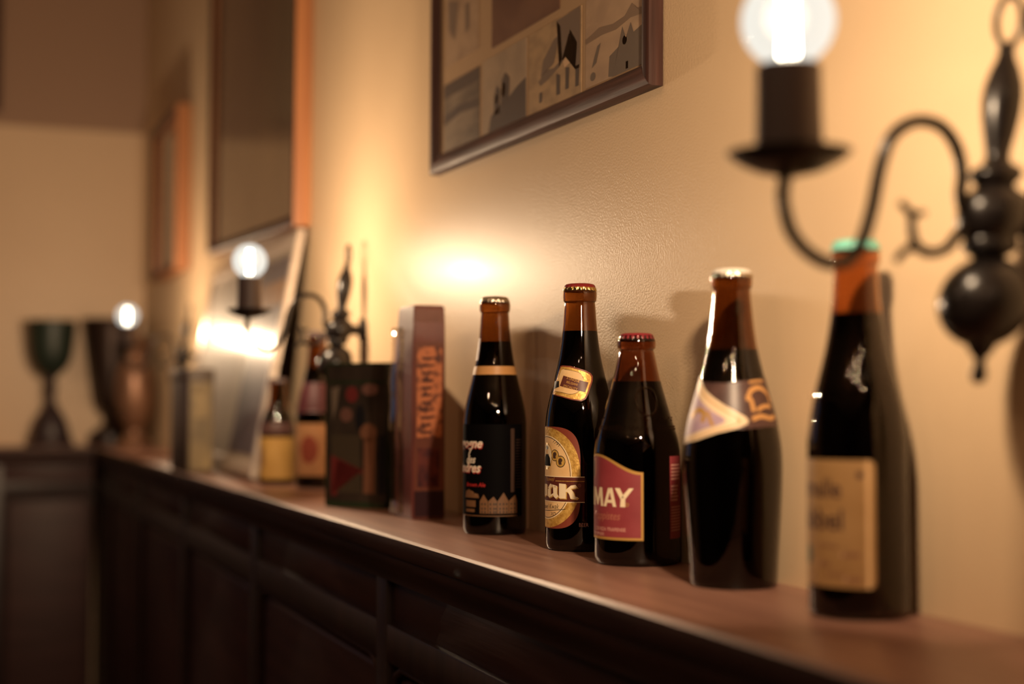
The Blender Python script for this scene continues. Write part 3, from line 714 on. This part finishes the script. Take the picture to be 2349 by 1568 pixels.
# ------------------------------------------------------------------ green tin
def tin():
    ang = math.atan2(.0625, .083)
    t = thing('tin_box', 'dark green printed tin standing at the ledge edge, left of the copper carton', 'tin', (-1.6546, -0.1164, SHELF), ang)
    m = noisy('green_tin_enamel', (0.014, 0.03, 0.014), (0.02, 0.045, 0.02), 12, 0.28, coat=0.3)
    W, D, H = .101, .06, .169
    bm = bmesh.new(); box(bm, 0, W, 0, D, 0, H - .022)
    es = [e for e in bm.edges if abs((e.verts[0].co - e.verts[1].co).normalized().z) > .9]
    bmesh.ops.bevel(bm, geom=es, offset=.009, segments=5, affect='EDGES')
    bmobj('body', bm, m, t, True, 40)
    bm = bmesh.new(); box(bm, -.0006, W + .0006, -.0006, D + .0006, H - .0225, H)
    es = [e for e in bm.edges if abs((e.verts[0].co - e.verts[1].co).normalized().z) > .9]
    bmesh.ops.bevel(bm, geom=es, offset=.0095, segments=5, affect='EDGES')
    es = [e for e in bm.edges if min(v.co.z for v in e.verts) > H - .0005]
    bmesh.ops.bevel(bm, geom=es, offset=.002, segments=2, affect='EDGES')
    bmobj('lid', bm, m, t, True, 40)
    def pr_(nm, polys, mat, off):
        bm = bmesh.new()
        for p in polys:
            bm.faces.new([bm.verts.new((x * W, -off, z * H)) for x, z in p])
        bmesh.ops.triangulate(bm, faces=bm.faces[:]); return bmobj(nm, bm, mat, t)
    dk = noisy('tin_dark_print', (0.022, 0.016, 0.014), (0.05, 0.036, 0.028), 25, 0.3, coat=.4)
    pr_('front_print', [[(.1, .04), (.95, .04), (.95, .86), (.1, .86)]], dk, .0003)
    pr_('lid_print', [[(.1, .875), (.95, .875), (.95, .985), (.1, .985)]], dk, .0009)
    flesh = plain('tin_tan_print', (0.19, 0.085, 0.05), 0.35); redp = plain('tin_red_print', (0.16, 0.025, 0.025), 0.35); mauve = plain('tin_mauve_print', (0.16, 0.075, 0.06), 0.35)
    olive = plain('tin_olive_print', (0.06, 0.045, 0.03), 0.35); black = plain('tin_black_print', (0.012, 0.012, 0.016), 0.3); grey = plain('tin_grey_print', (0.17, 0.13, 0.1), 0.35)
    pr_('front_print', [oval(.46, .78, .09, .055), ], redp, .0006)
    pr_('front_print', [oval(.72, .815, .12, .04)], mauve, .0006); pr_('front_print', [oval(.38, .64, .09, .05)], mauve, .0006)
    pr_('front_print', [[(.16, .82), (.28, .84), (.24, .7), (.18, .6)]], grey, .0006)
    pr_('front_print', [[(.16, .1), (.6, .1), (.58, .5), (.16, .5)]], olive, .0005)
    pr_('front_print', [oval(.7, .52, .12, .062), [(.63, .1), (.79, .1), (.8, .48), (.64, .48)]], flesh, .0007)
    pr_('front_print', [[(.84, .1), (.94, .1), (.94, .5), (.86, .5)]], black, .0006); pr_('front_print', [oval(.58, .62, .07, .09)], black, .0006)
    pr_('front_print', [[(.16, .36), (.62, .26), (.62, .23), (.25, .33), (.25, .08), (.16, .08)]], redp, .0007)
tin()

# ------------------------------------------------------------------ olive box further along
def olive_box():
    t = thing('storage_tin', 'olive brown tin box at the ledge edge in front of the leaning silver frame', 'box', (-2.45, -0.144, SHELF))
    m = noisy('olive_box_print', (0.1, 0.065, 0.025), (0.24, 0.165, 0.065), 22, 0.5, detail=3)
    m2 = plain('olive_box_side', (0.09, 0.06, 0.04), 0.5)
    boxobj('body', (-.2, 0, 0, .043, 0, .162), m2, t, .003)
    boxobj('lid', (-.201, .001, -.001, .044, .158, .179), m2, t, .003)
    boxobj('end_label', (-.0005, .0012, .003, .04, .006, .155), m, t, .0003, 1)
    boxobj('end_emblem', (.0006, .0018, .01, .033, .095, .145), noisy('olive_box_emblem', (0.16, 0.1, 0.04), (0.3, 0.21, 0.08), 60, 0.5), t, .0003, 1)
olive_box()

# ------------------------------------------------------------------ framed pictures
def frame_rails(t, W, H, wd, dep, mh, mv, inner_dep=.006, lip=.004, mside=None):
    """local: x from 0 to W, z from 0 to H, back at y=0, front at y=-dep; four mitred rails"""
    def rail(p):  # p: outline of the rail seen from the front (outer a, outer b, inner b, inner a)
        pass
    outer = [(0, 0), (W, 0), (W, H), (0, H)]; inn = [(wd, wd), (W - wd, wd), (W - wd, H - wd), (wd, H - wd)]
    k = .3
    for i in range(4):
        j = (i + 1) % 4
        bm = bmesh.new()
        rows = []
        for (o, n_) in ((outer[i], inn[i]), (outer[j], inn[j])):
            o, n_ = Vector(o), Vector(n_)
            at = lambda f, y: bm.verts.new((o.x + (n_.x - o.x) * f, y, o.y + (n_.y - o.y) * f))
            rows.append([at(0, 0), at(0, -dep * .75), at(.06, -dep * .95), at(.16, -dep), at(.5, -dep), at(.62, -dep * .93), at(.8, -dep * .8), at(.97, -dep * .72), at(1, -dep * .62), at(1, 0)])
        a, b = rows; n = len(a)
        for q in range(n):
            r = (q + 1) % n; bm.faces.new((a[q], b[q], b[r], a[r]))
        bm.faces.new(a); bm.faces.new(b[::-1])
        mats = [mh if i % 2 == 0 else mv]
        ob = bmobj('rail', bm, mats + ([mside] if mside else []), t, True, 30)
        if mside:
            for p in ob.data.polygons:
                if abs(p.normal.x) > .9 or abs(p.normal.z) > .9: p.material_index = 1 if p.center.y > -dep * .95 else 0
    return t

# collage of old photographs
def collage():
    W, H = .552, .42
    t = thing('framed_photo_collage', 'dark wood frame holding a collage of old sepia photographs', 'picture', (-1.0077 - W, -.001, 1.5862 ))
    t.rotation_euler = (0, math.atan2(.0081, W), 0)
    frame_rails(t, W, H, .02, .013, M['frame'], M['frame_v'])
    boxobj('backboard', (.01, W - .01, -.004, 0, .01, H - .01), M['stile'], t, smooth=False)
    mat_ = plain('mat_board', (0.6, 0.4, 0.23), 0.7)
    boxobj('mat_board', (.015, W - .015, -.0055, -.004, .015, H - .015), mat_, t, smooth=False)
    tones = [(0.36, 0.25, 0.16), (0.12, 0.085, 0.06), (0.3, 0.22, 0.15), (0.16, 0.13, 0.11), (0.1, 0.05, 0.03), (0.34, 0.24, 0.16), (0.14, 0.07, 0.045)]
    def X(xw): return xw + 1.0077 + W
    def photo(x0, x1, z0, z1, c1, c2, sc, shapes, st=(1, 1, 2)):
        c1 = tuple(v * 1.9 for v in c1); c2 = tuple(v * 1.9 for v in c2)
        m = noisy('photo_print', c1, c2, sc, 0.5, st, detail=5, lo=.38, hi=.62)
        a, b = X(x0), X(x1)
        p = boxobj('photo', (a, b, -.0062, -.0054, z0, z1), m, t, smooth=False)
        for (tone, polys) in shapes:
            bm = bmesh.new()
            for pl in polys: bm.faces.new([bm.verts.new((a + (b - a) * u, -.0064, z0 + (z1 - z0) * v)) for u, v in pl])
            bmesh.ops.triangulate(bm, faces=bm.faces[:])
            bmobj('photo_shape', bm, plain('photo_tone', tuple(v * 2.3 for v in tone), 0.5), p)
    D = (0.055, 0.045, 0.04); MD = (0.12, 0.09, 0.07); LT = (0.42, 0.29, 0.18)
    # bottom row right to left
    photo(-1.1425, -1.031, .0225, .101, (0.3, 0.21, 0.145), (0.36, 0.255, 0.17), 30, [
        ((0.15, 0.105, 0.075), [[(0, .5), (.3, .52), (.55, .5), (.8, .55), (1, .53), (1, .6), (.9, .62), (.82, .7), (.7, .6), (.5, .58), (.25, .62), (.1, .58), (0, .56)]]),
        ((0.1, 0.08, 0.065), [[(.42, .02), (.5, .0), (.98, .0), (1.0, .42), (.85, .38), (.8, .5), (.72, .36), (.66, .5), (.6, .3), (.44, .24)], [(.12, .2), (.2, .24), (.28, .44), (.22, .42), (.16, .3)], oval(.14, .1, .05, .05, n=10)]),
        (LT, [oval(.7, .34, .04, .05, n=10), [(.72, .02), (.76, .02), (.76, .1), (.72, .1)]])])
    photo(-1.2745, -1.152, .0205, .1, (0.27, 0.19, 0.115), (0.36, 0.25, 0.145), 45, [
        (MD, [[(.2, .36), (.36, .46), (.5, .44), (.66, .5), (.62, .9), (.55, .98), (.98, 1), (.98, .3), (.9, .3), (.93, .6), (.8, .8), (.72, .5), (.6, .42), (.4, .34), (.24, .3)], [(.24, .4), (.5, .5), (.6, .8), (.5, .78), (.3, .6)]]),
        (D, [[(.55, .1), (.62, .1), (.62, .32), (.55, .36)], [(.72, .12), (.78, .12), (.79, .36), (.72, .38)], [(.9, .1), (.96, .1), (.97, .34), (.9, .34)], [(.22, .1), (.27, .1), (.28, .22), (.22, .22)]]),
        (LT, [[(.66, .5), (.78, .76), (.88, .6), (.84, .42), (.7, .38)]])])
    photo(-1.4018, -1.281, .0215, .1, (0.26, 0.2, 0.145), (0.33, 0.25, 0.175), 25, [
        (D, [[(.15, 0), (1, 0), (1, .5), (.8, .44), (.6, .34), (.4, .3), (.2, .2)], [(.28, .2), (.4, .2), (.42, .5), (.34, .58), (.28, .44)], [(.44, .3), (.62, .34), (.64, .6), (.54, .7), (.46, .62)]]),
        (LT, [oval(.5, .48, .05, .1, n=12), oval(.34, .4, .03, .07, n=12)])], (1, 1, 1))
    photo(-1.526, -1.412, .0185, .098, (0.09, 0.075, 0.06), (0.24, 0.19, 0.14), 9, [
        (D, [[(0, .8), (1, .82), (1, 1), (0, 1)], [(0, .42), (.5, .5), (1, .46), (1, .58), (.4, .62), (0, .56)]])], (1, 1, 2.5))
    # row above
    photo(-1.144, -1.031, .108, .2, (0.28, 0.2, 0.14), (0.34, 0.25, 0.17), 20, [])
    photo(-1.376, -1.201, .109, .2, (0.1, 0.05, 0.035), (0.14, 0.075, 0.05), 15, [])
    photo(-1.522, -1.416, .118, .2, (0.26, 0.18, 0.12), (0.34, 0.24, 0.16), 20, [(MD, [[(.1, .5), (.3, .3), (.4, .8), (.1, .9)], [(.62, .3), (.74, .34), (.74, .7), (.6, .7)]])])
    for x0, x1 in ((-1.52, -1.42), (-1.4, -1.3), (-1.28, -1.16), (-1.14, -1.035)):
        photo(x0, x1, .215, .29, (0.2, 0.14, 0.1), (0.32, 0.23, 0.16), 20, []); photo(x0, x1, .305, .38, (0.16, 0.11, 0.08), (0.3, 0.21, 0.15), 20, [])
    boxobj('pane', (.016, W - .016, -.0082, -.0074, .016, H - .016), M['glasspane'], t, smooth=False)
collage()

# tall deep framed print with reddish sides
def tall_print():
    W, H, D = .77, 1.05, .028
    t = thing('framed_print', 'tall deep picture frame with glowing reddish side above the leaning frame', 'picture', (-2.1813 - W, -.001, 1.6235))
    t.rotation_euler = (0, math.atan2(.026, W), 0)
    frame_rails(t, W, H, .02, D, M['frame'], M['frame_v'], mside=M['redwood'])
    boxobj('backboard', (.01, W - .01, -.008, 0, .01, H - .01), M['stile'], t, smooth=False)
    m = noisy('greyed_print', (0.22, 0.165, 0.13), (0.46, 0.36, 0.24), 3.2, 0.5, (1, 1, .5), detail=3)
    boxobj('print', (.016, W - .016, -.012, -.008, .016, H - .016), m, t, smooth=False)
    boxobj('pane', (.017, W - .017, -.0168, -.016, .017, H - .017), pane_mat('print_glass', (.95, .93, .9), 1.5, .12), t, smooth=False)
tall_print()

# third frame near the corner
def corner_print():
    W, H, D = .41, .385, .037
    t = thing('framed_print', 'small deep picture frame on the long wall next to the corner', 'picture', (-3.33 - W, -.001, 1.628))
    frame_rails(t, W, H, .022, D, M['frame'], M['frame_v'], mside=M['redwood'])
    boxobj('backboard', (.01, W - .01, -.01, 0, .01, H - .01), M['stile'], t, smooth=False)
    boxobj('print', (.018, W - .018, -.014, -.01, .018, H - .018), noisy('brown_print', (0.14, 0.085, 0.055), (0.22, 0.14, 0.09), 6, 0.5), t, smooth=False)
    boxobj('pane', (.019, W - .019, -.0208, -.02, .019, H - .019), M['glasspane'], t, smooth=False)
corner_print()

# picture high on the far wall, at the very left of the photograph
def far_print():
    W, H = .5, .6
    t = thing('framed_print', 'dark frame edge high on the far wall at the left border', 'picture', (XL + .001, -.392 - W, 2.12), PI / 2)
    frame_rails(t, W, H, .03, .02, M['frame'], M['frame_v'])
    boxobj('backboard', (.01, W - .01, -.006, 0, .01, H - .01), M['stile'], t, smooth=False)
    boxobj('print', (.026, W - .026, -.009, -.006, .026, H - .026), noisy('dim_print', (0.1, 0.07, 0.05), (0.2, 0.15, 0.1), 6, 0.5), t, smooth=False)
    boxobj('pane', (.027, W - .027, -.0128, -.012, .027, H - .027), M['glasspane'], t, smooth=False)
far_print()

# silver frame leaning on the ledge
def leaning():
    W, H, D = .84, .392, .012
    t = thing('leaning_frame', 'silvery picture frame standing on the ledge and leaning against the wall', 'picture', (-2.165, -.085, SHELF + .0045))
    # local x runs from the right end (0) to the left (-W) along the wall
    t.rotation_euler = Euler((-math.asin(.102 / .395), 0, math.radians(-2.0)), 'XYZ')
    t.rotation_euler = (Matrix.Rotation(math.radians(-1.2), 4, 'Z') @ Matrix.Rotation(math.asin(-.073 / .395), 4, 'X')).to_euler()
    sil = noisy('silver_leaf_wood', (0.55, 0.45, 0.38), (0.7, 0.6, 0.5), 40, 0.32, metal=0.5)
    sub = bpy.data.objects.new('moulding', None); COL.objects.link(sub); sub.parent = t; sub.location = (-W, 0, 0)
    frame_rails(sub, W, H, .026, D, sil, sil)
    boxobj('backboard', (-W + .01, -.01, -.004, 0, .01, H - .01), M['stile'], t, smooth=False)
    boxobj('mat_board', (-W + .024, -.024, -.006, -.004, .024, H - .024), plain('pale_mat_board', (0.5, 0.4, 0.3), 0.6), t, smooth=False)
    boxobj('poster', (-.27, -.034, -.0068, -.0058, .034, H - .036), noisy('dusky_poster', (0.07, 0.055, 0.085), (0.14, 0.11, 0.14), 7, 0.5), t, smooth=False)
    boxobj('poster_strip', (-.25, -.045, -.0074, -.0066, H - .115, H - .075), plain('poster_orange', (0.42, 0.2, 0.07), 0.5), t, smooth=False)
    boxobj('pane', (-W + .026, -.026, -.0093, -.0085, .026, H - .026), pane_mat('leaning_glass', (1, 1, 1), 1.3, .2, .18), t, smooth=False)
leaning()

# ------------------------------------------------------------------ wall sconces
def sconce(x, label, k):
    t = thing('wall_sconce', label, 'wall lamp', (x, 0, 1.326), 0, 'black iron candle sconces')
    # turned post, leaning a little: top towards the wall
    z0, y0, z1, y1 = .0505, -.0405, .1808, -.0245
    sl = (y1 - y0) / (z1 - z0)
    def post(z): return y0 + (z - z0) * sl
    tl = Matrix(((1, 0, 0), (0, 1, sl), (0, 0, 1)))
    base = (0, y0 - z0 * sl, 0)
    def L(nm, prof, seg=32):
        bm = bmesh.new(); lathe(bm, prof, seg, base, tl); return bmobj(nm, bm, M['iron'], t, True, 50)
    ball = [(.0005, .0265)]
    for i in range(1, 15):
        a = -PI / 2 + PI * i / 15; ball.append((.0238 * math.cos(a), .0503 + .0238 * math.sin(a)))
    ball.append((.009, .0745))
    L('ball', ball)
    L('finial', [(.0012, .008), (.0034, .0095), (.0042, .013), (.003, .017), (.0026, .0205), (.0052, .0235), (.0075, .0275), (.004, .03)], 20)
    L('hub', [(.0085, .073), (.0138, .0765), (.0142, .080), (.0135, .0825), (.0168, .0865), (.0182, .0905), (.0182, .1), (.0165, .1045), (.0115, .108), (.0095, .1105), (.0128, .1135), (.0136, .1165), (.0118, .1195), (.008, .1215)])
    L('post', [(.0078, .121), (.0062, .1245), (.0066, .129), (.0082, .137), (.0098, .147), (.0104, .156), (.0098, .163), (.0076, .171), (.0052, .1765), (.0040, .181), (.0046, .1835), (.003, .1855)])
    bm = bmesh.new()
    tube(bm, [Vector((.0098 * math.sin(a), post(.1975) + .004 * math.sin(a) * 0, .1975 + .0128 * math.cos(a))) for a in [2 * PI * i / 32 for i in range(32)]], .0019, 10, True)
    ringo = bmobj('hanging_ring', bm, M['iron'], t, True)
    # wall plate and bracket behind the hub
    bm = bmesh.new(); lathe(bm, [(.016, -.0045), (.0175, -.003), (.0175, 0), (.006, .0002)], 32, (0, 0, .0945), Matrix.Rotation(-PI / 2, 3, 'X'))
    bmobj('wall_plate', bm, M['iron'], t, True, 40)
    bm = bmesh.new(); tube(bm, [Vector((0, -.002, .0945)), Vector((0, -.03, .0945))], .007, 12); bmobj('bracket', bm, M['iron'], t, True, 40)
    # S-shaped arm
    A = [(-.1592, .112), (-.1612, .0995), (-.1606, .0925), (-.1568, .0813), (-.1482, .0721), (-.1357, .0666), (-.1243, .0685), (-.1165, .0766), (-.1098, .0943), (-.1043, .1164), (-.0975, .1311), (-.0868, .1389), (-.0761, .1408), (-.0653, .1378), (-.0572, .1282), (-.0541, .115), (-.0552, .102), (-.05, .094)]
    bm = bmesh.new(); tube(bm, smooth_path([(0, y, z) for y, z in A], 5), .0034, 12); bmobj('arm', bm, M['iron'], t, True, 60)
    bm = bmesh.new()
    Cc = [(-.05, .0905), (-.0579, .0835), (-.0648, .0765), (-.0757, .0739), (-.083, .0772), (-.0857, .0850), (-.0861, .0925), (-.0895, .0962), (-.0925, .0985)]
    tube(bm, smooth_path([(0, y, z) for y, z in Cc], 5), lambda f: .0031 - .0011 * f, 10)
    bmobj('scroll', bm, M['iron'], t, True, 60)
    bm = bmesh.new(); tube(bm, smooth_path([(0, -.0862, .0915), (0, -.083, .0932), (0, -.0781, .0941)], 4), lambda f: .0022 - .0005 * f, 8); bmobj('scroll', bm, M['iron'], t, True, 60)
    bm = bmesh.new(); tube(bm, smooth_path([(0, -.0757, .0739), (0, -.0835, .0768), (0, -.0905, .0742), (0, -.0955, .0692)], 4), lambda f: .0027 - .0007 * f, 8); bmobj('scroll', bm, M['iron'], t, True, 60)
    # dish, candle tube, bulb
    c = (0, -.1575, 0)
    latheobj('drip_dish', [(.004, .1075), (.0075, .1085), (.016, .1105), (.0245, .1145), (.0298, .1188), (.0302, .1196), (.0294, .1198), (.024, .1165), (.015, .1128), (.003, .112)], M['iron'], t, axis0=c)
    latheobj('candle_tube', [(.0165, .1125), (.0165, .118), (.0158, .14), (.0155, .1615), (.0142, .1622), (.0135, .161), (.0135, .152)], M['tube'], t, axis0=c)
    gl = [(.0085, .154), (.0092, .16), (.0118, .1638), (.0165, .1682)]
    cz, r = .1838, .0228
    for i in range(0, 15):
        a = -.62 + (PI / 2 + .62) * i / 15; gl.append((r * math.cos(a), cz + r * math.sin(a)))
    gl.append((.0004, cz + r))
    latheobj('bulb_glass', gl, M['bulb'], t, axis0=c, seg=40)
    latheobj('bulb_base', [(.0082, .138), (.0084, .154), (.006, .1565)], M['bulb_base'], t, axis0=c, seg=24)
    bm = bmesh.new()
    for i in range(4):
        a = PI / 4 + i * PI / 2
        d = Vector((math.cos(a), math.sin(a), 0)) * .0042
        tube(bm, [Vector(c) + d * .9 + Vector((0, 0, .1665)), Vector(c) + d * .7 + Vector((0, 0, .1985))], .0009, 8)
    bmobj('filament', bm, M['filament'], t, True)
    bm = bmesh.new(); tube(bm, [Vector(c) + Vector((0, 0, .155)), Vector(c) + Vector((0, 0, .166))], .003, 10); bmobj('filament_stem', bm, M['cap_white'], t, True)
for x, lab in zip(SCONCE_X, ('nearest black iron sconce with a lit round bulb, in front of the teal-capped bottle', 'black iron sconce with a lit bulb before the leaning silver frame', 'farthest black iron sconce with a lit bulb, in front of the dark trophy')):
    sconce(x, lab, 0)

# ------------------------------------------------------------------ cups in the corner
def goblet():
    t = thing('goblet', 'tall dark goblet with green bowl on the far ledge', 'goblet', (-4.069, -0.254, SHELF))
    dk = plain('dark_goblet_metal', (0.03, 0.017, 0.02), 0.4); gr = noisy('dark_green_glaze', (0.012, 0.02, 0.014), (0.018, 0.03, 0.02), 20, 0.45)
    latheobj('foot', fine([(.062, 0), (.063, .006), (.058, .015), (.052, .03), (.046, .055), (.036, .08), (.024, .1), (.015, .115)], 3), dk, t)
    latheobj('stem', fine([(.0145, .114), (.012, .13), (.0135, .15), (.018, .158), (.0135, .166), (.012, .18), (.016, .192)], 3), dk, t)
    latheobj('bowl', fine([(.016, .19), (.03, .2), (.045, .218), (.055, .245), (.06, .28), (.0635, .32), (.0655, .337), (.0635, .337), (.058, .285), (.05, .24), (.03, .21), (.001, .205)], 3), gr, t)
def trophy():
    t = thing('trophy_cup', 'big dark metal trophy cup with two handles in the corner', 'trophy', (-4.07, -0.096, SHELF))
    dk = noisy('dark_trophy_metal', (0.03, 0.017, 0.014), (0.055, 0.03, 0.022), 8, 0.38, metal=0.4)
    latheobj('plinth', fine([(.058, 0), (.058, .03), (.054, .034), (.05, .038)], 2), M['stile'], t)
    latheobj('stem', fine([(.046, .037), (.04, .045), (.022, .058), (.015, .072), (.02, .08), (.016, .088), (.024, .098)], 3), dk, t)
    latheobj('bowl', fine([(.022, .096), (.036, .106), (.046, .135), (.053, .18), (.06, .235), (.067, .29), (.074, .335), (.078, .345), (.074, .345), (.064, .3), (.055, .235), (.045, .16), (.03, .12), (.001, .115)], 3), dk, t)
    for s in (-1, 1):
        bm = bmesh.new(); tube(bm, smooth_path([(s * .064, 0, .29), (s * .088, 0, .305), (s * .1, 0, .275), (s * .092, 0, .22), (s * .07, 0, .185), (s * .052, 0, .175)], 5), .0045, 8)
        o = bmobj('handle', bm, dk, t, True)
        o.rotation_euler = (0, 0, math.radians(20))
def vase():
    t = thing('copper_vase', 'copper coloured lidded vase below the farthest bulb', 'vase', (-3.79, -0.066, SHELF))
    cu = noisy('aged_copper', (0.14, 0.07, 0.045), (0.27, 0.14, 0.08), 9, 0.42, metal=0.5)
    latheobj('body', fine([(.044, 0), (.046, .006), (.038, .018), (.026, .034), (.022, .048), (.03, .06), (.042, .085), (.05, .12), (.051, .16), (.046, .195), (.036, .218), (.03, .23)], 3), cu, t)
    latheobj('neck', fine([(.029, .229), (.027, .24), (.033, .256), (.042, .268), (.044, .272), (.03, .274)], 3), cu, t)
    latheobj('lid', fine([(.041, .273), (.03, .284), (.012, .292), (.007, .297), (.011, .303), (.006, .31), (.001, .311)], 3), cu, t)
goblet(); trophy(); vase()
